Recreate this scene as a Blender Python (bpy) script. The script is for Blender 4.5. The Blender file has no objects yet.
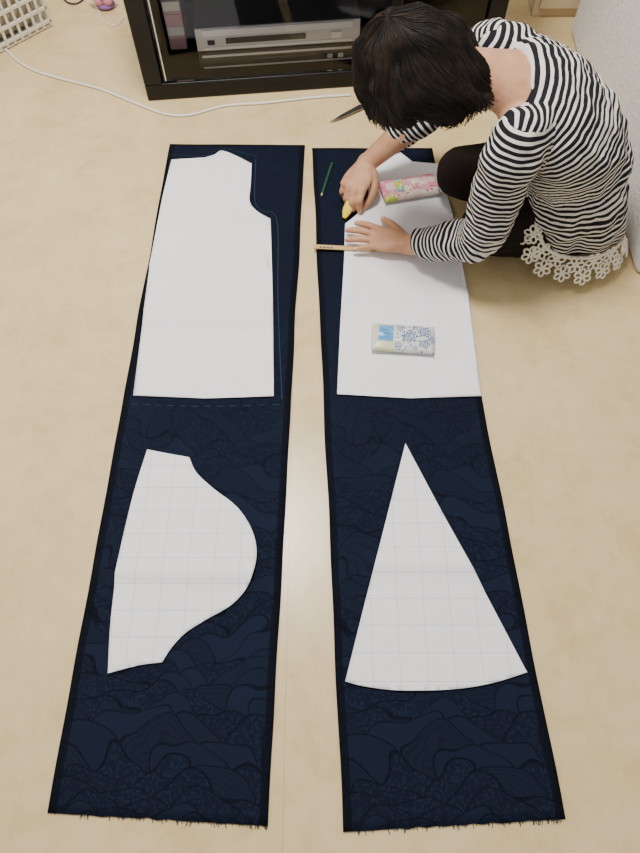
import bpy, bmesh, math, random
import numpy as np
from mathutils import Vector, Matrix, noise, geometry
random.seed(4)
scene = bpy.context.scene
H=1.33; TH=math.radians(62.7); FP=690.0
S_,C_=math.sin(TH),math.cos(TH)
def P(px,py,z=0.0):
    """survey of the photo: image point -> world metres at height z"""
    u=px-320; v=py-426.5
    t=(H-z)/(FP*S_+v*C_)
    return Vector((u*t,(FP*C_-v*S_)*t,z))
V=Vector
# ------------------------------------------------------------ materials
def mat(name,col,rough=0.6,spec=0.5,metal=0.0,sheen=0.0):
    m=bpy.data.materials.new(name); m.use_nodes=True
    b=m.node_tree.nodes['Principled BSDF']
    b.inputs['Base Color'].default_value=(*col,1); b.inputs['Roughness'].default_value=rough
    b.inputs['Specular IOR Level'].default_value=spec; b.inputs['Metallic'].default_value=metal
    b.inputs['Sheen Weight'].default_value=sheen
    return m
class NT:
    def __init__(s,m): s.m=m; s.t=m.node_tree; s.b=s.t.nodes['Principled BSDF']
    def n(s,typ,**k):
        nd=s.t.nodes.new(typ)
        for a,v in k.items(): setattr(nd,a,v)
        return nd
    def l(s,a,b): s.t.links.new(a,b)
    def math(s,op,a,b=None,c=None):
        nd=s.n('ShaderNodeMath',operation=op)
        for i,x in enumerate((a,b,c)):
            if x is None: continue
            if isinstance(x,(int,float)): nd.inputs[i].default_value=x
            else: s.l(x,nd.inputs[i])
        return nd.outputs[0]
    def mix(s,f,a,b,blend='MIX'):
        nd=s.n('ShaderNodeMix',data_type='RGBA',blend_type=blend)
        if isinstance(f,(int,float)): nd.inputs[0].default_value=f
        else: s.l(f,nd.inputs[0])
        for i,x in ((6,a),(7,b)):
            if isinstance(x,tuple): nd.inputs[i].default_value=(*x,1)
            else: s.l(x,nd.inputs[i])
        return nd.outputs[2]
    def noise(s,vec,scale,detail=3,rough=0.5):
        nd=s.n('ShaderNodeTexNoise'); nd.inputs['Scale'].default_value=scale
        nd.inputs['Detail'].default_value=detail; nd.inputs['Roughness'].default_value=rough
        if vec is not None: s.l(vec,nd.inputs['Vector'])
        return nd
    def ramp(s,f,stops,interp='LINEAR'):
        nd=s.n('ShaderNodeValToRGB'); cr=nd.color_ramp; cr.interpolation=interp
        while len(cr.elements)<len(stops): cr.elements.new(0.5)
        for e,(p,c) in zip(cr.elements,stops): e.position=p; e.color=(*c,1)
        s.l(f,nd.inputs[0]); return nd.outputs[0]
    def bump(s,h,strength=0.3,dist=0.002):
        nd=s.n('ShaderNodeBump'); nd.inputs['Strength'].default_value=strength; nd.inputs['Distance'].default_value=dist
        s.l(h,nd.inputs['Height']); s.l(nd.outputs[0],s.b.inputs['Normal'])
    def col(s,c): s.l(c,s.b.inputs['Base Color'])
    def obj(s): return s.n('ShaderNodeTexCoord').outputs['Object']
    def uv(s): return s.n('ShaderNodeTexCoord').outputs['UV']
    def vmul(s,vec,k):
        nd=s.n('ShaderNodeVectorMath',operation='MULTIPLY'); s.l(vec,nd.inputs[0]); nd.inputs[1].default_value=k; return nd.outputs[0]
# floor
m_floor=mat('cream_vinyl',(0.66,0.50,0.27),0.28,0.5); t=NT(m_floor)
o=t.obj(); n1=t.noise(o,6,8,0.8); n2=t.noise(o,26,4,0.6)
c1=t.ramp(n1.outputs[0],[(0.32,(0.58,0.43,0.205)),(0.5,(0.69,0.535,0.285)),(0.68,(0.74,0.59,0.335))])
c2=t.ramp(n2.outputs[0],[(0.35,(0.92,0.90,0.87)),(0.6,(1,1,1))])
c3=t.mix(0.7,c1,c2,'MULTIPLY')
so_=t.n('ShaderNodeSeparateXYZ'); t.l(o,so_.inputs[0])   # welded seam between vinyl sheets
seam=t.math('LESS_THAN',t.math('ABSOLUTE',t.math('SUBTRACT',so_.outputs[0],-0.062)),0.0012)
t.col(t.mix(t.math('MULTIPLY',seam,0.35),c3,(0.35,0.25,0.13))); t.bump(n1.outputs[0],0.08,0.001)
# fabric
m_fab=mat('indigo_cloth',(0.01,0.015,0.04),0.85,0.08,0,0.0); t=NT(m_fab)
uv=t.uv(); sep=t.n('ShaderNodeSeparateXYZ'); t.l(uv,sep.inputs[0])
nz=t.noise(uv,7,1)
vm=t.n('ShaderNodeVectorMath',operation='MULTIPLY_ADD'); t.l(nz.outputs['Color'],vm.inputs[0]); vm.inputs[1].default_value=(0.22,0.17,0); t.l(uv,vm.inputs[2])
wv=t.vmul(vm.outputs[0],(9.0,12.0,1)); sw=t.n('ShaderNodeSeparateXYZ'); t.l(wv,sw.inputs[0])
X,Y=sw.outputs[0],sw.outputs[1]; hh=0.30
j0=t.math('FLOOR',t.math('DIVIDE',Y,hh))
def row(off):
    j=t.math('ADD',j0,off)
    par=t.math('MULTIPLY',t.math('FRACT',t.math('MULTIPLY',j,0.5)),1.0)
    q=t.math('SUBTRACT',X,par); i=t.math('ROUND',q); dx=t.math('SUBTRACT',q,i); dy=t.math('SUBTRACT',Y,t.math('MULTIPLY',j,hh))
    d=t.math('POWER',t.math('ADD',t.math('MULTIPLY',dx,dx),t.math('MULTIPLY',dy,dy)),0.5)
    return d,t.math('ADD',t.math('MULTIPLY',i,7.31),t.math('MULTIPLY',j,3.77))
def sel(c,a,b): # c?a:b
    return t.math('ADD',t.math('MULTIPLY',c,a),t.math('MULTIPLY',t.math('SUBTRACT',1,c),b))
d0,i0=row(-1); d1,i1=row(0); d2,i2=row(1)
R_=0.54
c0=t.math('LESS_THAN',d0,R_); c1_=t.math('LESS_THAN',d1,R_)
d_=sel(c0,d0,sel(c1_,d1,d2)); id_=sel(c0,i0,sel(c1_,i1,i2))
wn=t.n('ShaderNodeTexWhiteNoise',noise_dimensions='1D'); t.l(id_,wn.inputs['W']); rnd=wn.outputs['Value']
line=t.math('GREATER_THAN',d_,R_-0.032)
rings=t.math('GREATER_THAN',t.math('SINE',t.math('MULTIPLY',d_,60)),0.75)
rings=t.math('MULTIPLY',rings,t.math('LESS_THAN',rnd,0.25))
vt=t.n('ShaderNodeTexVoronoi'); vt.inputs['Scale'].default_value=1; t.l(t.vmul(uv,(170,170,1)),vt.inputs['Vector'])
dots=t.math('MULTIPLY',t.math('GREATER_THAN',vt.outputs['Distance'],0.42),t.math('GREATER_THAN',rnd,0.55))
lines=t.math('MAXIMUM',line,t.math('MULTIPLY',rings,0.4))
fill=t.mix(rnd,(0.0072,0.0112,0.0255),(0.0094,0.0148,0.0345))
fill=t.mix(t.math('MULTIPLY',dots,0.50),fill,(0.0025,0.0035,0.009))
fill=t.mix(t.math('MULTIPLY',lines,0.68),fill,(0.0020,0.0025,0.006))
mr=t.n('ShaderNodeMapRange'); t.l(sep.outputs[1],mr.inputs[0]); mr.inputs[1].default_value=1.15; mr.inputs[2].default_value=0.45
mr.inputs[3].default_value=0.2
col=t.mix(mr.outputs[0],(0.0052,0.0078,0.0180),fill)  # far end darker, pattern faded: effect of grazing sheen painted into the colour
edge=t.math('ABSOLUTE',t.math('SUBTRACT',sep.outputs[0],0.185))
selv=t.math('GREATER_THAN',edge,0.170)
col=t.mix(t.math('MULTIPLY',selv,0.72),col,(0.0026,0.0032,0.006)); t.col(col)
w=t.n('ShaderNodeTexWave'); w.inputs['Scale'].default_value=260; t.l(uv,w.inputs['Vector'])
t.bump(t.math('ADD',t.math('MULTIPLY',w.outputs['Fac'],0.15),t.noise(uv,10,2).outputs[0]),0.35,0.004)
# paper
def paper_mat(name,grid):
    m=mat(name,(0.85,0.85,0.905),0.7,0.25); t=NT(m); uv=t.uv()
    s=t.n('ShaderNodeSeparateXYZ'); t.l(uv,s.inputs[0])
    g=None
    for i in (0,1):
        f=t.math('FRACT',t.math('MULTIPLY',s.outputs[i],20.0))
        l=t.math('LESS_THAN',f,0.03); g=l if g is None else t.math('MAXIMUM',g,l)
    t.col(t.mix(t.math('MULTIPLY',g,grid),(0.85,0.85,0.905),(0.50,0.56,0.66)))
    t.bump(t.noise(uv,6,3).outputs[0],0.7,0.016)
    return m
m_pap1=paper_mat('pattern_paper',0.07); m_pap2=paper_mat('grid_pattern_paper',0.7)
m_chalk=mat('chalk_mark',(0.028,0.042,0.075),0.9,0.1)
m_black=mat('black_lacquer',(0.004,0.004,0.005),0.4,0.3)
m_dark=mat('dark_plastic',(0.02,0.02,0.023),0.35)
m_silver=mat('silver_plastic',(0.62,0.62,0.63),0.4,0.5,0.1)
m_white=mat('white_plastic',(0.78,0.76,0.70),0.4)
m_skin=mat('skin',(0.60,0.33,0.215),0.5,0.35); t=NT(m_skin)
t.b.inputs['Subsurface Weight'].default_value=0.08; t.b.inputs['Subsurface Radius'].default_value=(0.02,0.008,0.004); t.b.inputs['Subsurface Scale'].default_value=0.3
n=t.noise(t.obj(),30,3); t.col(t.ramp(n.outputs[0],[(0.3,(0.45,0.225,0.125)),(0.7,(0.56,0.31,0.19))]))
m_nail=mat('nail',(0.68,0.42,0.33),0.25)
m_hair=mat('dark_hair',(0.009,0.006,0.005),0.62,0.22); t=NT(m_hair)
n=t.noise(t.obj(),30,2); t.col(t.ramp(n.outputs[0],[(0.35,(0.004,0.003,0.0025)),(0.7,(0.020,0.012,0.008))]))
m_trous=mat('dark_brown_cloth',(0.013,0.009,0.008),0.85,0.15,0,0.0)
t=NT(m_trous); t.bump(t.noise(t.obj(),25,3).outputs[0],0.5,0.01)
m_sock=mat('black_knit',(0.008,0.008,0.009),0.8)
m_lace=mat('cream_crochet',(0.80,0.75,0.64),0.85,0.2)
# striped jersey : stripes follow a real per-corner length coordinate
m_shirt=mat('striped_jersey',(0.02,0.02,0.02),0.85,0.15); t=NT(m_shirt)
a=t.n('ShaderNodeAttribute',attribute_name='stripe')
fr=t.math('FRACT',t.math('MULTIPLY',a.outputs['Fac'],1/0.0118))
st=t.math('GREATER_THAN',fr,0.58)
t.col(t.mix(st,(0.010,0.010,0.014),(0.66,0.64,0.62)))
t.bump(t.noise(t.obj(),16,3).outputs[0],0.6,0.012)
# ------------------------------------------------------------ helpers
COL=scene.collection
def mk(name,me,m=None,parent=None,loc=None):
    ob=bpy.data.objects.new(name,me); COL.objects.link(ob)
    if m: me.materials.append(m)
    if parent:
        ob.parent=parent; ob.matrix_parent_inverse=Matrix.Translation(-Vector(parent.location)) if parent.rotation_euler.z==0 else Matrix.Identity(4)
    return ob
def empty(name,loc=(0,0,0),rz=0):
    e=bpy.data.objects.new(name,None); e.location=loc; e.rotation_euler.z=rz; e.empty_display_size=0.1; COL.objects.link(e); return e
def bm_obj(name,bm,m=None,parent=None,smooth=False):
    bmesh.ops.recalc_face_normals(bm,faces=bm.faces)
    me=bpy.data.meshes.new(name); bm.to_mesh(me); bm.free()
    if smooth:
        for p in me.polygons: p.use_smooth=True
    return mk(name,me,m,parent)
def box(bm,x0,x1,y0,y1,z0,z1):
    vs=[bm.verts.new((x,y,z)) for z in (z0,z1) for x,y in ((x0,y0),(x1,y0),(x1,y1),(x0,y1))]
    for f in ((3,2,1,0),(4,5,6,7),(0,1,5,4),(1,2,6,5),(2,3,7,6),(3,0,4,7)): bm.faces.new([vs[i] for i in f])
    return vs
def boxobj(name,dims,m,parent=None,bev=0.003):
    bm=bmesh.new(); box(bm,*dims); ob=bm_obj(name,bm,m,parent)
    if bev:
        b=ob.modifiers.new('b','BEVEL'); b.width=bev; b.segments=2
    return ob
def curve(name,splines,r,m,parent=None,cyclic=False,res=2,smooth=False):
    cu=bpy.data.curves.new(name,'CURVE'); cu.dimensions='3D'; cu.bevel_depth=r; cu.bevel_resolution=res
    for pts in splines:
        sp=cu.splines.new('POLY'); sp.points.add(len(pts)-1)
        for q,p in zip(sp.points,pts): q.co=(*p,1)
        sp.use_cyclic_u=cyclic; sp.use_smooth=True
    cu.materials.append(m); ob=bpy.data.objects.new(name,cu); COL.objects.link(ob)
    if parent: ob.parent=parent; ob.matrix_parent_inverse=Matrix.Translation(-Vector(parent.location)) if parent.rotation_euler.z==0 else Matrix.Identity(4)
    return ob
def cr(pts,n=6):
    """catmull-rom resample of tuples (any dimension)"""
    p=np.array([list(q) for q in pts],float); p=np.vstack([2*p[0]-p[1],p,2*p[-1]-p[-2]]); out=[]
    for i in range(1,len(p)-2):
        for k in range(n):
            s=k/n
            out.append(0.5*((2*p[i])+(-p[i-1]+p[i+1])*s+(2*p[i-1]-5*p[i]+4*p[i+1]-p[i+2])*s*s+(-p[i-1]+3*p[i]-3*p[i+1]+p[i+2])*s**3))
    out.append(p[-2]); return np.array(out)
def tube(bm,pts,side=(0,1,0),n=6,seg=24,caps=True):
    """pts: (x,y,z,ra[,rb]) ; ra along side, rb along normal"""
    pts=[tuple(q) if len(q)==5 else tuple(q)+(q[3],) for q in pts]
    d=cr(pts,n); side=V(side)
    rings=[]
    N=len(d)
    fr=[]
    for i in range(N):
        tg=V(d[min(i+1,N-1)][:3]-d[max(i-1,0)][:3]).normalized()
        a=(side-tg*side.dot(tg)); 
        if a.length<1e-3: a=tg.orthogonal()
        a.normalize(); b=tg.cross(a); fr.append((V(d[i][:3]),tg,a,b,max(d[i][3],.001),max(d[i][4],.001)))
    seq=[]
    if caps:
        c,tg,a,b,ra,rb=fr[0]
        for k in (80,60,40,20):
            s=math.sin(math.radians(k)); q=math.cos(math.radians(k)); seq.append((c-tg*min(ra,rb)*s,a,b,ra*q,rb*q))
    seq+= [(c,a,b,ra,rb) for c,tg,a,b,ra,rb in fr]
    if caps:
        c,tg,a,b,ra,rb=fr[-1]
        for k in (20,40,60,80):
            s=math.sin(math.radians(k)); q=math.cos(math.radians(k)); seq.append((c+tg*min(ra,rb)*s,a,b,ra*q,rb*q))
    for c,a,b,ra,rb in seq:
        rings.append([bm.verts.new(c+a*ra*math.cos(2*math.pi*j/seg)+b*rb*math.sin(2*math.pi*j/seg)) for j in range(seg)])
    for r0,r1 in zip(rings,rings[1:]):
        for j in range(seg): bm.faces.new((r0[j],r0[(j+1)%seg],r1[(j+1)%seg],r1[j]))
    bm.faces.new(rings[0][::-1]); bm.faces.new(rings[-1])
def ell(bm,c,r,M=None,seg=24):
    """ellipsoid radii r along columns of M"""
    R=(M.to_4x4() if M else Matrix.Identity(4))
    mt=Matrix.Translation(c)@R@Matrix.Diagonal((*r,1))
    bmesh.ops.create_uvsphere(bm,u_segments=seg,v_segments=seg//2,radius=1,matrix=mt)
def frame(x,y,z): return Matrix((x,y,z)).transposed()
def remesh(name,bm,vox,smooth_it,m,parent):
    bmesh.ops.recalc_face_normals(bm,faces=bm.faces)
    me=bpy.data.meshes.new(name+'_src'); bm.to_mesh(me); bm.free()
    ob=bpy.data.objects.new(name+'_src',me); COL.objects.link(ob)
    r=ob.modifiers.new('r','REMESH'); r.mode='VOXEL'; r.voxel_size=vox
    s=ob.modifiers.new('s','SMOOTH'); s.factor=0.5; s.iterations=smooth_it
    dg=bpy.context.evaluated_depsgraph_get(); me2=bpy.data.meshes.new_from_object(ob.evaluated_get(dg))
    bpy.data.objects.remove(ob); me2.name=name; me2.materials.clear()
    for p in me2.polygons: p.use_smooth=True
    return mk(name,me2,m,parent)
# ------------------------------------------------------------ room
boxobj('floor',(-1.6,1.9,-1.4,2.5,-0.05,0),m_floor,bev=0)
m_wall=mat('white_wallpaper',(0.70,0.69,0.67),0.8,0.2); t=NT(m_wall); n=t.noise(t.obj(),130,2); t.bump(n.outputs[0],0.8,0.003)
v_=t.n('ShaderNodeTexVoronoi'); v_.inputs['Scale'].default_value=110; t.l(t.obj(),v_.inputs['Vector'])
t.col(t.ramp(v_.outputs['Distance'],[(0.1,(0.62,0.61,0.60)),(0.5,(0.74,0.73,0.72))]))
boxobj('wall_back',(-1.6,1.9,2.5,2.6,0,2.4),m_wall,bev=0)
boxobj('wall_left',(-1.7,-1.6,-1.4,2.6,0,2.4),m_wall,bev=0)
w=boxobj('wall_right',(0.765,1.05,1.10,2.06,0,2.4),m_wall,bev=0.02)
# ------------------------------------------------------------ cloth strips
m_fray=mat('navy_thread',(0.006,0.009,0.02),0.8)
def strip(name,tl,tr,br,bl,z0,seed):
    tl,tr,br,bl=[P(*q) for q in (tl,tr,br,bl)]
    nu,nv=24,90; bm=bmesh.new(); uvl=bm.loops.layers.uv.new('UVMap'); g=[]
    for j in range(nv+1):
        v=j/nv; row=[]
        for i in range(nu+1):
            u=i/nu; p=(bl*(1-u)+br*u)*(1-v)+(tl*(1-u)+tr*u)*v
            wob=0.0025*noise.noise(V((seed,v*10,0)))
            p.x+=wob
            if j==0: p.y+=0.003*noise.noise(V((u*25,seed,3)))
            p.z=z0+0.0012*(1+noise.noise(V((u*3,v*9,seed))))
            row.append((bm.verts.new(p),u,v))
        g.append(row)
    for j in range(nv):
        for i in range(nu):
            q=(g[j][i],g[j][i+1],g[j+1][i+1],g[j+1][i]); f=bm.faces.new([k[0] for k in q])
            for lp,k in zip(f.loops,q): lp[uvl].uv=(k[1]*0.37,k[2]*1.6)
            f.smooth=True
    me=bpy.data.meshes.new(name); bm.to_mesh(me); bm.free()
    e=empty(name,(tl+tr+br+bl)/4); ob=mk('cloth',me,m_fab,e)
    s=ob.modifiers.new('s','SOLIDIFY'); s.thickness=0.0015; s.offset=1
    th=[]
    for k in range(60):
        u=random.random()**0.6; p=bl.lerp(br,u); p.z=z0+0.001
        a=random.uniform(-0.6,0.6); L=random.uniform(0.001,0.007)
        th.append([p+V((0,0.003,0)),p+V((math.sin(a)*L*0.5,-L*0.5,0.001)),p+V((math.sin(a)*L,-L,0))])
    curve('frayed_threads',th,0.0006,m_fray,e,res=0)
    return e
fabL=strip('indigo_fabric_strip',(170,145),(305,146),(268,826),(48,813),0.001,1.0)
fabR=strip('indigo_fabric_strip.001',(312,149),(432,149),(565,819),(343,832),0.001,7.0)
def ribbon(name,px,wd,m,parent,z=0.0056,cyc=False,dash=0):
    pts=[P(*q) for q in px]; pts=[V((p.x,p.y,z)) for p in pts]; pts=[V(q) for q in cr(pts,8)]
    bm=bmesh.new()
    for i in range(len(pts)-1):
        if dash and i%2: continue
        a,b=pts[i],pts[i+1]; 
        if (b-a).length<1e-6: continue
        nn=V((-(b-a).y,(b-a).x,0)).normalized()*wd/2
        bm.faces.new([bm.verts.new(q) for q in (a-nn,b-nn,b+nn,a+nn)])
    return bm_obj(name,bm,m,parent)
ribbon('chalk_outline',[(256,160),(255,200),(262,212),(277,222),(278,300),(282,400)],0.0015,m_chalk,fabL,0.0048)
ribbon('chalk_outline_hem',[(132,405),(180,407),(230,407),(287,405)],0.0015,m_chalk,fabL,0.0048,dash=1)
ribbon('chalk_outline_neck',[(168,156),(205,157),(222,150),(258,158)],0.0013,m_chalk,fabL,0.0048)
# ------------------------------------------------------------ paper patterns
def paper(name,px,m,seed,z=0.0062,curved=(),amp=0.0022,folds=()):
    out=[V((P(*q).x,P(*q).y)) for q in px]
    n=len(out); pts=list(out)
    xs=[p.x for p in out]; ys=[p.y for p in out]; stp=0.010
    y=min(ys)
    while y<max(ys):
        x=min(xs)
        while x<max(xs): pts.append(V((x+0.0013,y+0.0017))); x+=stp
        y+=stp
    vo,ed,fa,_,_,_=geometry.delaunay_2d_cdt(pts,[(i,(i+1)%n) for i in range(n)],[],1,1e-6)
    fy=[P(320,f).y for f in folds]
    bm=bmesh.new(); uvl=bm.loops.layers.uv.new('UVMap'); vs=[]
    for p in vo:
        zz=z+amp*(1+noise.noise(V((p.x*7,p.y*7,seed))))
        for f in fy:
            d=p.y-f+0.03*(p.x-xs[0])*0.5; zz+=0.012*math.exp(-abs(d)/(0.045 if d>0 else 0.014))
        vs.append(bm.verts.new((p.x,p.y,zz)))
    ctr=sum(out,V((0,0)))/n
    for f in fa:
        try: fc=bm.faces.new([vs[i] for i in f])
        except ValueError: continue
        fc.smooth=True
        for lp in fc.loops: lp[uvl].uv=(lp.vert.co.x-ctr.x,lp.vert.co.y-ctr.y)
    for v_ in [v_ for v_ in bm.verts if not v_.link_faces]: bm.verts.remove(v_)
    me=bpy.data.meshes.new(name); bm.to_mesh(me); bm.free()
    ob=mk(name,me,m); s=ob.modifiers.new('s','SOLIDIFY'); s.thickness=0.0005; s.offset=0
    return ob
def smooth_px(px,n=5): return [tuple(q) for q in cr(px,n)][:-1]
body=[(172,162),(205,160)]+smooth_px([(205,160),(215,157),(222,153),(236,158),(252,166)],3)[1:]+[(252,166)]+smooth_px([(252,166),(251,188),(250,204),(257,214),(271,223)],4)[1:]+[(271,223),(273,300),(274,398),(205,400),(134,397),(143,330),(152,262),(163,200)]
paper('bodice_pattern_paper',body,m_pap1,1,folds=(232,272,322))
bodyR=[(337,396),(340,330),(344,262),(345,226)]+smooth_px([(345,226),(358,215),(366,203),(369,188),(371,170)],4)[1:]+[(371,170),(384,161),(400,155),(412,164),(437,166),(452,215),(467,300),(481,398),(410,400)]
paper('bodice_pattern_paper.001',bodyR,m_pap1,4,folds=(300,))
slv=smooth_px([(148,451),(168,455),(190,459)],3)+smooth_px([(190,459),(197,474),(214,490),(238,509),(253,533),(257,558),(250,584),(233,605),(206,621),(186,634),(172,649),(163,663)],5)+smooth_px([(163,663),(140,666),(109,674)],3)+smooth_px([(109,674),(112,620),(120,560),(133,500),(148,451)],4)
paper('sleeve_pattern_paper',slv,m_pap2,8,folds=(575,))
tri=[(405,445),(442,515),(485,595)]+smooth_px([(526,673),(490,684),(450,690),(400,691),(365,687),(345,682)],4)+[(345,682),(365,602),(385,524)]
paper('triangular_pattern_paper',tri,m_pap2,11,folds=(568,))
# ------------------------------------------------------------ small objects
def pack(name,pa,pb,width,hgt,m,zb):
    """pillow-shaped film pack from end pa to end pb"""
    a=P(*pa,zb); b=P(*pb,zb); ax=(b-a); L=ax.length; ax.normalize(); sd=V((-ax.y,ax.x,0)); c=(a+b)/2
    bm=bmesh.new(); uvl=bm.loops.layers.uv.new('UVMap'); nu,nv=40,28
    for sgn in (1,-1):
        g=[]
        for j in range(nv+1):
            row=[]
            for i in range(nu+1):
                u=2*i/nu-1; v=2*j/nv-1
                hh=hgt*0.5*max(0,1-abs(u)**8)**0.5*max(0,1-abs(v)**8)**0.5
                wv=noise.noise(V((u*3,v*3,hgt*90)))*0.003*(1-abs(u)**4)*(1-abs(v)**4)
                p=c+ax*(u*L/2*(1-0.02*abs(v)**3))+sd*(v*width/2*(1-0.04*(abs(u)<0.93)))
                p.z=zb+hgt*0.5+sgn*hh+(wv if sgn>0 else 0)
                row.append((bm.verts.new(p),i/nu,j/nv))
            g.append(row)
        for j in range(nv):
            for i in range(nu):
                q=(g[j][i],g[j][i+1],g[j+1][i+1],g[j+1][i]); q=q if sgn>0 else q[::-1]
                f=bm.faces.new([k[0] for k in q]); f.smooth=True
                for lp,k in zip(f.loops,q): lp[uvl].uv=(k[1]*L*10,k[2]*width*10)
    bmesh.ops.remove_doubles(bm,verts=bm.verts,dist=0.0004)
    me=bpy.data.meshes.new(name); bm.to_mesh(me); bm.free(); return mk(name,me,m)
m_tb=mat('blue_floral_film',(0.7,0.7,0.7),0.3,0.5); t=NT(m_tb); uv=t.uv(); s=t.n('ShaderNodeSeparateXYZ'); t.l(uv,s.inputs[0])
def inside(t,so,a,b): return t.math('MULTIPLY',t.math('GREATER_THAN',so,a),t.math('LESS_THAN',so,b))
def flower(t,s,cx,cy,R,pet):
    dx=t.math('SUBTRACT',s.outputs[0],cx); dy=t.math('SUBTRACT',s.outputs[1],cy)
    d=t.math('POWER',t.math('ADD',t.math('MULTIPLY',dx,dx),t.math('MULTIPLY',dy,dy)),0.5)
    an=t.math('ARCTAN2',dy,dx); md=t.math('COSINE',t.math('MULTIPLY',an,pet))
    q=t.math('ADD',d,t.math('MULTIPLY',md,R*0.14))
    rg=t.math('GREATER_THAN',t.math('SINE',t.math('MULTIPLY',q,16/R*0.85)),0.0)
    return t.math('MULTIPLY',rg,t.math('LESS_THAN',d,R))
m_=flower(t,s,0.86,0.40,0.18,8)
for a_ in ((1.2,0.55,0.15,6),(1.2,0.2,0.13,5),(0.62,0.12,0.10,5),(1.0,0.66,0.08,5),(0.66,0.62,0.09,6),(1.38,0.36,0.11,7),(1.0,0.1,0.07,5)): m_=t.math('MAXIMUM',m_,flower(t,s,*a_))
sprig=t.math('MULTIPLY',t.math('GREATER_THAN',t.noise(uv,16,2).outputs[0],0.58),t.math('GREATER_THAN',s.outputs[0],0.54))
m_=t.math('MAXIMUM',m_,t.math('MULTIPLY',sprig,0.7))
cc=t.mix(m_,(0.66,0.67,0.62),(0.025,0.08,0.32))
pan=t.math('MULTIPLY',inside(t,s.outputs[0],0.16,0.50),inside(t,s.outputs[1],0.24,0.66))
txt=t.math('MULTIPLY',inside(t,s.outputs[0],0.22,0.40),t.math('GREATER_THAN',t.math('SINE',t.math('MULTIPLY',s.outputs[1],60)),0.6))
pale=t.math('MULTIPLY',inside(t,s.outputs[0],0.06,0.52),t.math('SUBTRACT',1,pan)); cc=t.mix(t.math('MULTIPLY',pale,0.85),cc,(0.58,0.58,0.36))
cc=t.mix(pan,cc,t.mix(t.math('MULTIPLY',txt,0.6),(0.08,0.32,0.64),(0.03,0.10,0.30))); t.col(cc)
pack('pocket_tissue_pack',(371,339),(434,343),0.076,0.018,m_tb,0.012)
m_tp=mat('patchwork_film',(0.8,0.6,0.6),0.3); t=NT(m_tp); uv=t.uv()
vv=t.n('ShaderNodeTexVoronoi',distance='CHEBYCHEV'); vv.inputs['Scale'].default_value=4.6; vv.inputs['Randomness'].default_value=0.5; t.l(uv,vv.inputs['Vector'])
sc_=t.n('ShaderNodeSeparateColor'); t.l(vv.outputs['Color'],sc_.inputs[0])
cc=t.ramp(sc_.outputs[0],[(0,(0.76,0.58,0.54)),(0.18,(0.68,0.24,0.34)),(0.40,(0.76,0.68,0.58)),(0.55,(0.50,0.56,0.10)),(0.66,(0.72,0.38,0.40)),(0.90,(0.20,0.45,0.42))],'CONSTANT')
v2=t.n('ShaderNodeTexVoronoi'); v2.inputs['Scale'].default_value=9; t.l(uv,v2.inputs['Vector'])
s2=t.n('ShaderNodeSeparateColor'); t.l(v2.outputs['Color'],s2.inputs[0])
dotc=t.ramp(s2.outputs[0],[(0,(0.80,0.76,0.70)),(0.4,(0.62,0.05,0.18)),(0.75,(0.80,0.76,0.70))],'CONSTANT')
cc=t.mix(t.math('LESS_THAN',v2.outputs['Distance'],0.30),cc,dotc); t.col(cc)
pack('pocket_tissue_pack.001',(381,195),(437,186),0.074,0.018,m_tp,0.012)
# ruler
m_wood=mat('bamboo',(0.60,0.42,0.20),0.5); t=NT(m_wood); w=t.n('ShaderNodeTexWave',bands_direction='Y'); w.inputs['Scale'].default_value=60; w.inputs['Distortion'].default_value=2; t.l(t.obj(),w.inputs['Vector']); t.col(t.ramp(w.outputs['Fac'],[(0,(0.50,0.33,0.13)),(1,(0.62,0.44,0.20))]))
a=P(314,247,0.012); b=P(376,250,0.012); rz=math.atan2((b-a).y,(b-a).x)
e=empty('bamboo_ruler',a,rz); boxobj('ruler_blade',(0,(b-a).length,-0.0065,0.0065,0,0.003),m_wood,e,0.0006)
bm=bmesh.new()
for k in range(26):
    x=0.006+k*0.005
    if x<(b-a).length: box(bm,x,x+0.0004,0.003 if k%2 else 0.001,0.0058,0.003,0.0031)
for k in range(4): box(bm,0.014+k*0.009,0.020+k*0.009,-0.0045,-0.001,0.003,0.0033)
bm_obj('ruler_marks',bm,m_dark,e)
# pencil
a=P(332,163,0.0085); b=P(321,197,0.0085); L=(b-a).length
e=empty('pencil',a,math.atan2((b-a).y,(b-a).x))
m_green=mat('green_lacquer',(0.02,0.075,0.04),0.3); m_lead=mat('cut_wood',(0.45,0.36,0.2),0.6)
def lathe(name,prof,m,parent,seg=6):
    bm=bmesh.new(); rs=[[bm.verts.new((x,r*math.cos(2*math.pi*j/seg),r*math.sin(2*math.pi*j/seg))) for j in range(seg)] for x,r in prof]
    for r0,r1 in zip(rs,rs[1:]):
        for j in range(seg): bm.faces.new((r0[j],r0[(j+1)%seg],r1[(j+1)%seg],r1[j]))
    bm.faces.new(rs[0]); bm.faces.new(rs[-1]); return bm_obj(name,bm,m,parent)
lathe('pencil_barrel',[(0,0.0032),(L-0.012,0.0032)],m_green,e); lathe('pencil_tip',[(L-0.012,0.0032),(L-0.004,0.001)],m_lead,e); lathe('pencil_lead',[(L-0.004,0.001),(L,0.0002)],m_black,e)
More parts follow.
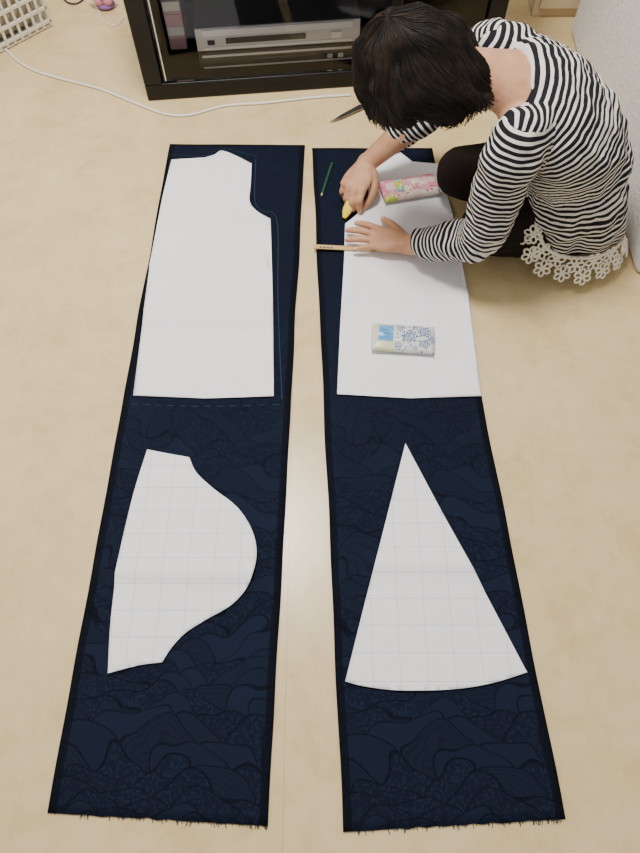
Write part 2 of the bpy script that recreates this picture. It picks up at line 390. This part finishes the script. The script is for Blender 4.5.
# scissors
tip=P(330,124,0); hd=P(376,101,0); d=(hd-tip); L=0.20
e=empty('scissors',tip,math.atan2(d.y,d.x))
m_steel=mat('steel',(0.35,0.35,0.37),0.3,0.5,1.0)
for nm,sg,z0 in (('blade_1',1,0.004),('blade_2',-1,0.0065)):
    bm=bmesh.new(); pr=[(0,0.0),(0.04,0.007*sg),(0.11,0.010*sg),(0.125,0.004*sg),(0.125,-0.006*sg),(0.05,-0.003*sg)]
    lo=[bm.verts.new((x,y,z0)) for x,y in pr]; hi=[bm.verts.new((x,y,z0+0.0022)) for x,y in pr]
    bm.faces.new(lo[::-1]); bm.faces.new(hi)
    for i in range(6): bm.faces.new((lo[i],lo[(i+1)%6],hi[(i+1)%6],hi[i]))
    bm_obj(nm,bm,m_steel,e)
    lp=[V((0.155+0.028*math.cos(q),-sg*(0.018)+0.014*math.sin(q),0.006)) for q in np.linspace(0,2*math.pi,24,endpoint=False)]
    curve('handle_'+nm[-1],[lp],0.004,m_dark,e,cyclic=True); curve('shank_'+nm[-1],[[V((0.11,0,0.006)),V((0.132,-sg*0.012,0.006))]],0.004,m_dark,e)
lathe('pivot',[(0.0,0.0)]+[(0.001,0.0035)],m_steel,e,8).location=(0.105,0,0.006)
# ------------------------------------------------------------ tv stand
TVA=math.radians(6); tv=empty('tv_stand',(-0.492,1.735,0),TVA)
W_=1.0; D_=0.40; HT=0.46
DP=0.70
for nm,dm in (('plinth',(0.0,W_,0,D_,0,0.05)),('side_left',(0,0.05,0.0,D_,0.05,HT)),('side_right',(W_-0.05,W_,0.0,D_,0.05,HT)),('top',(-0.01,W_+0.01,-0.01,D_,HT,HT+0.035)),('back_panel',(0.05,W_-0.05,D_-0.012,D_,0.05,HT)),('shelf',(0.05,W_-0.05,0.16,D_-0.012,0.28,0.295)),('door_post',(DP-0.015,DP+0.015,0,0.014,0.05,HT))):
    boxobj(nm,dm,m_black,tv,0.004)
m_glass=bpy.data.materials.new('smoked_glass'); m_glass.use_nodes=True; nt=m_glass.node_tree; nt.nodes.clear()
oo=nt.nodes.new('ShaderNodeOutputMaterial'); mx=nt.nodes.new('ShaderNodeMixShader'); tr_=nt.nodes.new('ShaderNodeBsdfTransparent'); tr_.inputs[0].default_value=(0.96,0.96,0.97,1)
gl=nt.nodes.new('ShaderNodeBsdfGlossy'); gl.inputs['Roughness'].default_value=0.03; fz=nt.nodes.new('ShaderNodeFresnel'); fz.inputs[0].default_value=1.28
nt.links.new(fz.outputs[0],mx.inputs[0]); nt.links.new(tr_.outputs[0],mx.inputs[1]); nt.links.new(gl.outputs[0],mx.inputs[2]); nt.links.new(mx.outputs[0],oo.inputs[0])
boxobj('glass_door_1',(0.055,DP-0.018,0.004,0.009,0.053,HT-0.004),m_glass,tv,0); boxobj('glass_door_2',(DP+0.018,W_-0.055,0.004,0.009,0.053,HT-0.004),m_glass,tv,0)
curve('door_trim',[[V((0.062,0.002,0.06)),V((0.062,0.002,HT-0.01))]],0.002,m_silver,tv)
def stand_item(name,x0,x1,y0,y1,z0,z1,m,details):
    c=Matrix.Rotation(TVA,4,'Z')@V((x0,y0,z0)); e=empty(name,V(tv.location)+c,TVA)
    boxobj('casing',(0,x1-x0,0,y1-y0,0,z1-z0),m,e,0.004)
    for nm,dm,mm in details: boxobj(nm,dm,mm,e,0.001)
m_disp=mat('display',(0.02,0.022,0.025),0.15); m_lgt=mat('light_silver',(0.85,0.85,0.86),0.3,0.5,0.0)
stand_item('video_recorder',0.16,0.60,0.045,0.33,0.055,0.104,m_dark,[('front_trim',(0.01,0.43,-0.003,0.0,0.036,0.043),m_silver),('lower_trim',(0.01,0.43,-0.003,0.0,0.004,0.008),m_silver),('display_window',(0.15,0.28,-0.002,0,0.012,0.028),m_disp),('button_1',(0.36,0.375,-0.004,0,0.012,0.024),m_silver),('button_2',(0.39,0.405,-0.004,0,0.012,0.024),m_silver),('foot_bar',(0.01,0.43,0.01,0.03,-0.004,0.001),m_dark)])
m_top=mat('graphite_lid',(0.10,0.10,0.105),0.4)
stand_item('disc_player',0.16,0.61,0.045,0.31,0.109,0.176,m_top,[('front_panel',(0.0,0.45,-0.002,0.002,0.002,0.065),m_silver),('tray_front',(0.02,0.43,-0.005,-0.002,0.044,0.062),m_lgt),('display_window',(0.08,0.30,-0.004,-0.002,0.020,0.036),m_disp),('lower_trim',(0.02,0.43,-0.004,-0.002,0.005,0.013),m_lgt),('power_button',(0.03,0.05,-0.006,-0.002,0.020,0.032),m_dark),('control_knob',(0.37,0.40,-0.007,-0.002,0.018,0.036),m_lgt),('foot_bar',(0.01,0.43,0.01,0.03,-0.005,0.001),m_dark)])
m_pink=mat('pink_plush',(0.75,0.30,0.42),0.9); m_pur=mat('purple_plush',(0.30,0.16,0.42),0.9)
m_pinkc=mat('pink_card',(0.62,0.36,0.38),0.6)
stand_item('disc_case_stack',0.075,0.125,0.14,0.28,0.055,0.195,m_pinkc,[('case_%d'%k,(0.002,0.048,-0.003,0.0,0.01+k*0.035,0.035+k*0.035),m_white if k%2 else m_pinkc) for k in range(4)])
# ------------------------------------------------------------ basket
bk=empty('plastic_basket',(-0.83,2.08,0),math.radians(45))
m_bask=mat('cream_plastic',(0.72,0.68,0.58),0.45)
bm=bmesh.new(); L1,L2,hb=0.36,0.26,0.2
box(bm,-L1,0,0,L2,0.003,0.009)
for k in range(15):
    x=-L1+k*(L1/14); 
    for y in (0,L2): box(bm,x-0.004,x+0.004,y-0.003,y+0.003,0.005,hb)
for k in range(11):
    y=k*L2/10
    for x in (-L1,0): box(bm,x-0.003,x+0.003,y-0.004,y+0.004,0.005,hb)
for z in (0.02,0.06,0.10,0.14,0.175):
    for y in (0,L2): box(bm,-L1-0.004,0.004,y-0.004,y+0.004,z-0.004,z+0.004)
    for x in (-L1,0): box(bm,x-0.004,x+0.004,-0.004,L2+0.004,z-0.004,z+0.004)
box(bm,-L1-0.012,0.012,-0.012,0.006,hb,hb+0.014); box(bm,-L1-0.012,0.012,L2-0.006,L2+0.012,hb,hb+0.014); box(bm,-L1-0.012,0.006-L1,-0.012,L2+0.012,hb,hb+0.014); box(bm,-0.006,0.012,-0.012,L2+0.012,hb,hb+0.014)
bm_obj('lattice',bm,m_bask,bk)
m_cont=mat('folded_linen',(0.42,0.36,0.27),0.9); t=NT(m_cont); t.bump(t.noise(t.obj(),20,3).outputs[0],1,0.02)
bm=bmesh.new(); box(bm,-L1+0.02,-0.02,0.02,L2-0.02,0.012,0.15); ob=bm_obj('linen',bm,m_cont,bk); b=ob.modifiers.new('b','BEVEL'); b.width=0.03; b.segments=4
q=P(106,10); 
fl=empty('toy_flower',q); bm=bmesh.new()
for k in range(6):
    aa=k*math.pi/3; ell(bm,q+V((0.026*math.cos(aa),0.0,0.055+0.026*math.sin(aa))),(0.017,0.014,0.017),seg=14)
bm_obj('petals',bm,m_pink,fl,True)
bm=bmesh.new(); ell(bm,q+V((0,-0.008,0.055)),(0.014,0.012,0.014),seg=14); ell(bm,q+V((0,0.012,0.012)),(0.03,0.025,0.0125),seg=14); tube(bm,[(q.x,q.y+0.01,0.01,0.005),(q.x,q.y+0.006,0.05,0.005)],seg=8); bm_obj('stem',bm,m_pur,fl,True)
# cables
def cable(name,px,r,m,z=None):
    pts=[P(*a_) for a_ in px]; pts=[V((p.x,p.y,r+0.0005)) for p in pts]
    return curve(name,[[V(a_) for a_ in cr(pts,8)]],r,m,res=3)
cable('white_cable',[(-20,36),(5,50),(18,62),(36,72),(62,80),(100,90),(135,104),(165,115),(190,116),(225,107),(265,104),(310,99),(350,96)],0.0035,m_white)
cable('white_cable.001',[(60,-14),(80,-2),(96,8),(104,22),(116,26),(124,18)],0.002,m_white)
cable('black_cable',[(58,-12),(66,2),(78,4),(90,-6)],0.0025,m_dark)
sc0=empty('storage_cabinet',(0.66,2.12,0)); m_cr=mat('cream_laminate',(0.66,0.54,0.36),0.5)
boxobj('carcass',(0.66,1.10,2.13,2.46,0,0.9),m_cr,sc0); boxobj('drawer_front_1',(0.675,1.085,2.115,2.13,0.03,0.29),m_cr,sc0,0.005); boxobj('drawer_front_2',(0.675,1.085,2.115,2.13,0.30,0.58),m_cr,sc0,0.005); boxobj('drawer_front_3',(0.675,1.085,2.115,2.13,0.59,0.88),m_cr,sc0,0.005)
# ------------------------------------------------------------ woman
wo=empty('woman',(0.57,1.2,0))
Cc=V((0.185,1.228,0.462)); F=V((-0.42,0.06,-0.905)).normalized(); U=V((-0.905,0,0.42)); U=(U-F*U.dot(F)).normalized(); Ls=U.cross(F).normalized()
if Ls.y>0: Ls=-Ls          # Ls : camera side (her left)
HF=frame(F,Ls,U)
def hp(f,l,u): return Cc+F*f+Ls*l+U*u
skin=bmesh.new()
ell(skin,hp(-0.004,0,0.02),(0.088,0.070,0.092),HF); ell(skin,hp(0.026,0,-0.048),(0.058,0.054,0.062),HF)
ell(skin,hp(0.055,0,-0.085),(0.022,0.022,0.020),HF)              # chin
tube(skin,[(*hp(0.083,0,0.012),0.008),(*hp(0.098,0,-0.012),0.010),(*hp(0.104,0,-0.028),0.013)],n=3,seg=12)
for s_ in (1,-1):
    ell(skin,hp(0.092,s_*0.012,-0.03),(0.009,0.008,0.007),HF,12)
    ell(skin,hp(0.075,s_*0.030,0.018),(0.012,0.020,0.007),HF,12)      # brow
    ell(skin,hp(0.062,s_*0.038,-0.028),(0.020,0.018,0.018),HF,12)     # cheek
    ell(skin,hp(-0.008,s_*0.072,-0.012),(0.016,0.007,0.029),HF,14)    # ear
ell(skin,hp(0.085,0,-0.053),(0.008,0.022,0.005),HF,12); ell(skin,hp(0.082,0,-0.062),(0.009,0.019,0.006),HF,12)
nb=V((0.385,1.225,0.425))
tube(skin,[(*hp(-0.02,0,-0.04),0.056),(*hp(-0.025,0,-0.085),0.052),(0.325,1.225,0.446,0.054,0.048),(*nb,0.09,0.055),(0.42,1.225,0.40,0.13,0.07)],n=5)
tube(skin,[(0.39,1.225,0.415,0.11,0.05),(0.42,1.225,0.40,0.13,0.068),(0.49,1.22,0.34,0.13,0.085),(0.55,1.22,0.26,0.11,0.085),(0.575,1.22,0.19,0.10,0.09),(0.585,1.22,0.15,0.10,0.08)])
SN,EN,WN=V((0.375,1.085,0.405)),V((0.355,1.070,0.17)),V((0.212,1.162,0.040))
SF,EF,WF=V((0.37,1.37,0.405)),V((0.285,1.45,0.22)),V((0.118,1.408,0.068))
for S0,E0,W0 in ((SN,EN,WN),(SF,EF,WF)):
    tube(skin,[(0.42,S0.y*0.6+1.225*0.4,0.39,0.045),(*S0,0.042),(*S0.lerp(E0,0.5),0.040),(*E0,0.036),(*E0.lerp(W0,0.3),0.038),(*E0.lerp(W0,0.7),0.029),(*W0,0.0235)],side=(0,0,1),n=5)
# legs (kneeling on her heels)
legs=[(V((0.565,1.175,0.16)),V((0.395,1.172,0.085)),V((0.60,1.165,0.055)),V((0.68,1.175,0.035))),(V((0.565,1.28,0.16)),V((0.355,1.355,0.088)),V((0.60,1.285,0.055)),V((0.68,1.27,0.035)))]
for hip,kn,an,to in legs:
    tube(skin,[(*hip,0.060),(*hip.lerp(kn,0.5),0.056),(*kn,0.045)],n=4); tube(skin,[(*kn,0.042),(*kn.lerp(an,0.35),0.043),(*an,0.030),(*to,0.024)],n=4)
nails=bmesh.new()
def hand(wr,X,Z,left,fingers,thumb):
    X=X.normalized(); Z=(Z-X*Z.dot(X)).normalized(); Y=Z.cross(X)*(-1 if left else 1)
    def q(a,b,c=0): return wr+X*a+Y*b+Z*c
    tube(skin,[(*q(-0.012,0),0.026,0.020),(*q(0.01,0.001),0.028,0.019),(*q(0.045,0),0.037,0.0155),(*q(0.078,-0.001,-0.001),0.038,0.012)],side=Y,n=4)
    ell(skin,q(0.030,0.020,-0.006),(0.028,0.015,0.013),frame(X,Y,Z),16)
    bases=[(0.080,0.027,0),(0.085,0.008,0.001),(0.081,-0.011,0),(0.072,-0.028,-0.001)]; lens=[0.066,0.073,0.068,0.053]; rad=[0.0090,0.0092,0.0088,0.0079]
    for (bx,by,bz),L,r,(splay,cl) in zip(bases,lens,rad,fingers):
        p=q(bx-0.02,by*0.85,bz-0.001); pts=[(*p,r*1.05)]; p=q(bx,by,bz); pts.append((*p,r*1.12)); ang=0; D0=(X*math.cos(splay)+Y*math.sin(splay))
        for k,(fr_,c_) in enumerate(zip((0.45,0.30,0.25),cl)):
            ang+=math.radians(c_); dr=D0*math.cos(ang)-Z*math.sin(ang); p2=p+dr*L*fr_
            pts.append((*p.lerp(p2,0.5),r*(0.96-0.07*k))); pts.append((*p2,r*(1.04-0.1*k) if k<2 else r*0.72)); p=p2
        tube(skin,pts,side=D0.cross(Z),n=3,seg=14)
        nz_=(D0*math.sin(ang)+Z*math.cos(ang)); ell(nails,p-dr*0.003+nz_*r*0.66,(0.0058,0.0050,0.0016),frame(dr,D0.cross(Z).normalized(),nz_),10)
    tp=[(*q(*c),r) for c,r in zip(thumb,(0.013,0.0115,0.0105,0.0085))]; tube(skin,tp,side=Z,n=4,seg=14)
    a_,b_=q(*thumb[-2]),q(*thumb[-1]); dr=(b_-a_).normalized(); zz=(Z-dr*Z.dot(dr)).normalized(); ell(nails,b_+zz*0.0068,(0.007,0.006,0.0018),frame(dr,dr.cross(zz),zz),10)
hand(WN+V((0,0,0.004)),V((-0.93,0.33,-0.055)),V((0,0,1)),True,[(0.20,(2,9,9)),(0.02,(0,10,10)),(-0.16,(0,10,10)),(-0.36,(2,10,10))],[(0.015,0.022,-0.002),(0.040,0.045,-0.006),(0.062,0.062,-0.010),(0.082,0.074,-0.014)])
hand(WF,V((-0.42,-0.90,-0.10)),V((-0.1,0,1)),False,[(0.02,(28,45,22)),(0.0,(38,50,30)),(-0.05,(45,55,38)),(-0.12,(48,55,40))],[(0.018,0.026,-0.004),(0.048,0.043,-0.018),(0.074,0.042,-0.033),(0.096,0.030,-0.047)])
sk=remesh('body',skin,0.0028,4,m_skin,wo)
bm_obj('fingernails',nails,m_nail,wo,True)
bm=bmesh.new()
for s_ in (1,-1): ell(bm,hp(0.077,s_*0.031,0.0),(0.008,0.013,0.006),HF,14)
bm_obj('eyes',bm,mat('eye_white',(0.75,0.73,0.70),0.2),wo,True)
bm=bmesh.new()
for s_ in (1,-1): ell(bm,hp(0.0825,s_*0.031,-0.001),(0.0035,0.0055,0.0055),HF,12); ell(bm,hp(0.086,s_*0.031,0.026),(0.004,0.018,0.003),HF,12)
bm_obj('irises_and_brows',bm,m_hair,wo,True)
bm=bmesh.new(); ell(bm,hp(0.0885,0,-0.057),(0.006,0.021,0.006),HF,12); bm_obj('lips',bm,mat('lips',(0.5,0.16,0.14),0.4),wo,True)
# chalk
e=empty('tailors_chalk',P(347,211,0.02)); bm=bmesh.new(); c=P(347,211,0.02)
tube(bm,[(c.x-0.006,c.y-0.014,0.0135,0.006,0.004),(c.x,c.y,0.021,0.012,0.006),(c.x+0.006,c.y+0.014,0.030,0.011,0.006),(c.x+0.011,c.y+0.026,0.038,0.008,0.005)],side=(1,-0.4,0)); bm_obj('chalk_body',bm,mat('yellow_chalk',(0.80,0.58,0.02),0.5),e,True)
# trousers
tr=bmesh.new()
for hip,kn,an,to in legs:
    tube(tr,[(*hip,0.072),(*hip.lerp(kn,0.5),0.074),(*kn,0.064)],n=5); tube(tr,[(*kn,0.060),(*kn.lerp(an,0.4),0.056),(*an,0.045,0.042)],n=5)
tube(tr,[(0.53,1.225,0.22,0.09,0.07),(0.57,1.225,0.17,0.10,0.09),(0.59,1.225,0.12,0.10,0.08)])
trob=remesh('trousers',tr,0.006,6,m_trous,wo)
for v in trob.data.vertices:
    k=noise.noise(v.co*28)*0.004; v.co+=v.normal*k; v.co.z=max(v.co.z,0.0135)
so=bmesh.new()
for hip,kn,an,to in legs: tube(so,[(*an,0.036),(*an.lerp(to,0.6),0.033,0.03),(*to,0.030,0.022)],n=4)
sob=remesh('socks',so,0.005,3,m_sock,wo)
# tunic
sh=bmesh.new()
spine=[(0.380,1.225,0.438,0.105,0.050),(0.425,1.225,0.412,0.150,0.082),(0.49,1.222,0.352,0.160,0.105),(0.552,1.220,0.265,0.142,0.115),(0.580,1.222,0.19,0.125,0.110)]
tube(sh,spine,n=6,caps=False)
hem=[(0.470,1.225,0.185),(0.474,1.17,0.190),(0.486,1.118,0.165),(0.520,1.092,0.115),(0.575,1.084,0.092),(0.640,1.090,0.088),(0.695,1.122,0.088),(0.718,1.18,0.088),(0.720,1.25,0.088),(0.70,1.32,0.088),(0.63,1.365,0.088),(0.55,1.372,0.10),(0.497,1.35,0.15),(0.474,1.29,0.18)]
HC=V((0.595,1.225,0))
def closed(pts,n):
    p=pts[-2:]+pts+pts[:3]; d=cr(p,n); return [V(x) for x in d[2*n:2*n+len(pts)*n]]
hemc=closed(hem,5); ctr=HC
rings=[]
for k in range(9):
    f=k/8; r_=[]
    for h in hemc:
        an=math.atan2((h.y-ctr.y)/0.14,(h.x-ctr.x)/0.12); up=V((0.565+0.105*math.cos(an),1.22+0.135*math.sin(an),0.275-0.03*math.cos(an)))
        p=up.lerp(h,f); out_=V((p.x-ctr.x,p.y-ctr.y,0)).normalized(); p+=out_*0.012*math.sin(f*math.pi)+out_*0.006*f*math.sin(an*9)
        r_.append(sh.verts.new(p))
    rings.append(r_)
nh=len(hemc)
for r0,r1 in zip(rings,rings[1:]):
    for j in range(nh): sh.faces.new((r0[j],r0[(j+1)%nh],r1[(j+1)%nh],r1[j]))
cT=sh.verts.new((0.565,1.22,0.285)); cB=sh.verts.new((0.60,1.225,0.13))
for j in range(nh): sh.faces.new((rings[0][(j+1)%nh],rings[0][j],cT)); sh.faces.new((rings[-1][j],rings[-1][(j+1)%nh],cB))
sl=[]
for S0,E0,W0,far in ((SN,EN,WN,0),(SF,EF,WF,1)):
    cf=E0.lerp(W0,0.82 if not far else 0.60)
    pts=[(0.43,S0.y*0.55+1.225*0.45,0.385,0.062),(*S0,0.060),(*(S0.lerp(E0,0.5)),0.056),(*E0,0.049),(*E0.lerp(cf,0.5),0.043),(*cf,0.036)]
    sl.append(pts); tube(sh,pts,side=(0,0,1),n=6,caps=False)
    ell(sh,S0,(0.060,0.058,0.060)); ell(sh,E0,(0.049,0.049,0.049))
shirt=remesh('striped_tunic',sh,0.0045,7,m_shirt,wo); me=shirt.data
co=np.array([v.co[:] for v in me.vertices]); nr=np.array([v.normal[:] for v in me.vertices])
dsp=np.array([0.008*noise.noise(V(c)*17)+0.005*noise.noise(V(c)*40) for c in co]); co2=co+nr*dsp[:,None]
me.vertices.foreach_set('co',co2.ravel())
def arc(polyline):
    d=cr(polyline,8); p=d[:,:3]; seg=np.linalg.norm(np.diff(p,axis=0),axis=1); return p,d[:,3],np.concatenate([[0],np.cumsum(seg)])
def project(c,pl):
    p,r,s=pl; best=np.full(len(c),1e9); sv=np.zeros(len(c))
    for i in range(len(p)-1):
        a=p[i]; ab=p[i+1]-a; L2=ab@ab; tt=(c-a)@ab/L2
        lo=0 if i>0 else -60; hi=1 if i<len(p)-2 else 60
        tc=np.clip(tt,lo,hi); dd=np.linalg.norm(c-a-tc[:,None]*ab,axis=1); m_=dd<best
        best[m_]=dd[m_]; sv[m_]=(s[i]+tc*math.sqrt(L2))[m_]
    return best,sv
tax=[(0.30,1.225,0.50,.1),(0.40,1.225,0.43,.1),(0.48,1.22,0.35,.1),(0.53,1.215,0.26,.1),(0.55,1.205,0.18,.1),(0.553,1.20,0.08,.1)]
chains=[arc(tax)]+[arc([q[:4] for q in s_[1:]]) for s_ in sl]
nf=len(me.polygons); fc=np.zeros(nf*3); me.polygons.foreach_get('center',fc); fc=fc.reshape(-1,3)
prj=[project(fc,c) for c in chains]
lab=np.zeros(nf,int)
for k,(S0) in ((1,SN),(2,SF)):
    outer=(np.abs(fc[:,1]-1.225)>0.128)&((fc[:,1]<1.225)==(k==1))
    dk=prj[k][0]; arm=(dk<0.085)&(prj[k][1]>-0.05)&(outer|((prj[k][1]>0.10)&(prj[0][0]>0.13)))&((fc[:,0]<0.440))
    lab[arm]=k
vproj=[project(co,c)[1] for c in chains]
nl=len(me.loops); lv=np.zeros(nl,int); me.loops.foreach_get('vertex_index',lv)
lf=np.zeros(nl,int)
for p in me.polygons: lf[p.loop_start:p.loop_start+p.loop_total]=p.index
ll=lab[lf]; val=np.choose(ll,[v[lv] for v in vproj])+1.0
at=me.attributes.new('stripe','FLOAT','CORNER'); at.data.foreach_set('value',val.astype(np.float32)); me.update()
# lace hem follows the tunic hem
hl=closed(hem,24); acc=[0]
for a_,b_ in zip(hl,hl[1:]+hl[:1]): acc.append(acc[-1]+(b_-a_).length)
def on_hem(s):
    s=(s%1)*acc[-1]; i=max(0,min(len(hl)-1,int(np.searchsorted(acc,s))-1)); return hl[i],(hl[(i+1)%len(hl)]-hl[i-1]).normalized()
fls=[]; nF=22
for row_ in (0,1):
    for k in range(nF):
        c,T=on_hem((k+0.5*row_)/nF); O=V((c.x-HC.x,c.y-HC.y,0)).normalized(); Dn=(O*0.42+V((0,0,-0.9))).normalized(); T=(T-Dn*T.dot(Dn)).normalized()
        rr=0.0205; c=c+O*0.007+Dn*(0.012+0.030*row_)+O*(0.004*math.sin(k*2.3)); c.z=max(c.z,0.026)
        for p_ in range(6):
            b_=p_*math.pi/3+0.4*row_; dv=T*math.cos(b_)+Dn*math.sin(b_); dw=-T*math.sin(b_)+Dn*math.cos(b_); m0=c+dv*rr*0.60
            fls.append([m0+dv*rr*0.42*math.cos(x)+dw*rr*0.30*math.sin(x) for x in np.linspace(0,2*math.pi,8,endpoint=False)])
        fls.append([c+(T*math.cos(x)+Dn*math.sin(x))*rr*0.18 for x in np.linspace(0,2*math.pi,6,endpoint=False)])
curve('lace_flowers',fls,0.0026,m_lace,wo,cyclic=True,res=1)
curve('lace_bands',[[p+V((p.x-HC.x,p.y-HC.y,0)).normalized()*0.005 for p in hl]],0.0045,m_lace,wo,cyclic=True,res=1)
# hair
K=(U*0.80-F*0.60).normalized(); A_=(F-K*F.dot(K)).normalized(); B_=Ls
def hair(phi,s,k=1.0,jit=0):
    cf=math.cos(phi); side=abs(math.sin(phi)); back=max(0,-cf)
    thm=math.radians(108 if cf<0 else 94+14*cf) ; th=thm*min(1,s/0.85)
    d=K*math.cos(th)+(A_*math.cos(phi)+B_*math.sin(phi))*math.sin(th)
    kk=1+(k-1)+0.09*noise.noise(d*3.0)
    p=Cc+F*(0.102*kk*d.dot(F))+Ls*(0.094*kk*d.dot(Ls))+U*(0.116*kk*d.dot(U))
    g=max(0,(s-0.5)/0.5)
    drop=(0.006+0.004*side+0.014*max(0,cf))*(1+0.6*jit)
    p+=V((0,0,-1))*drop*g*g
    p+=V((0.062,-0.014,-0.010))*back*g*g*(1+0.2*jit)          # nape hair lies along the neck
    hz=V((p.x-Cc.x,p.y-Cc.y,0))
    if hz.length>1e-4: p+=hz.normalized()*0.010*math.sin(min(1,g)*math.pi*0.9)   # soft outward body wave
    g2=max(0,(s-0.2)/0.8)
    p+=V((noise.noise(p*13),noise.noise(p*13+V((7,3,1))),noise.noise(p*13+V((1,9,5)))))*0.030*g2
    return p
bm=bmesh.new(); nP,nS=140,34; gr=[]
for i in range(nP):
    ph=2*math.pi*i/nP; j_=noise.noise(V((math.cos(ph)*4,math.sin(ph)*4,0)))
    gr.append([bm.verts.new(hair(ph,0.02+0.98*s/nS,0.985+0.02*j_,j_)) for s in range(nS+1)])
for i in range(nP):
    for s in range(nS): bm.faces.new((gr[i][s],gr[(i+1)%nP][s],gr[(i+1)%nP][s+1],gr[i][s+1]))
bm.faces.new([g_[0] for g_ in gr])
hb_=bm_obj('hair_cap',bm,m_hair,wo,True); so_=hb_.modifiers.new('s','SOLIDIFY'); so_.thickness=0.006; so_.offset=0
st=[]
for k in range(5200):
    ph=random.uniform(0,2*math.pi); kk=random.uniform(0.99,1.055)
    jt=random.uniform(-0.6,1.2); w_=random.uniform(-0.28,0.28); s0=random.uniform(0.0,0.6); s1=random.uniform(0.85,1.04)
    clump=0.08*math.sin(ph*9+1)
    st.append([hair(ph+(w_+clump)*s_*s_*0.6+0.10*math.sin(s_*8+ph*4),s_,kk+0.012*math.sin(s_*8+ph*9),jt) for s_ in np.linspace(s0,s1,13)])
curve('hair_strands',st,0.0007,m_hair,wo,res=0)
# ------------------------------------------------------------ light and camera
wd=bpy.data.worlds.new('World'); scene.world=wd; wd.use_nodes=True; bg=wd.node_tree.nodes['Background']; bg.inputs[0].default_value=(1.0,0.965,0.90,1); bg.inputs[1].default_value=0.62
la=bpy.data.lights.new('ceiling_lamp','AREA'); la.shape='DISK'; la.size=0.6; la.energy=74; la.color=(1.0,0.955,0.885)
lo=bpy.data.objects.new('ceiling_lamp',la); lo.location=(-0.30,1.25,2.35); COL.objects.link(lo)
cam=bpy.data.cameras.new('camera'); cam.sensor_fit='VERTICAL'; cam.sensor_height=36; cam.lens=36*FP/853; cam.clip_start=0.02
cb=bpy.data.objects.new('camera',cam); cb.location=(0,0,H); cb.rotation_euler=(math.pi/2-TH,0,0); COL.objects.link(cb); scene.camera=cb
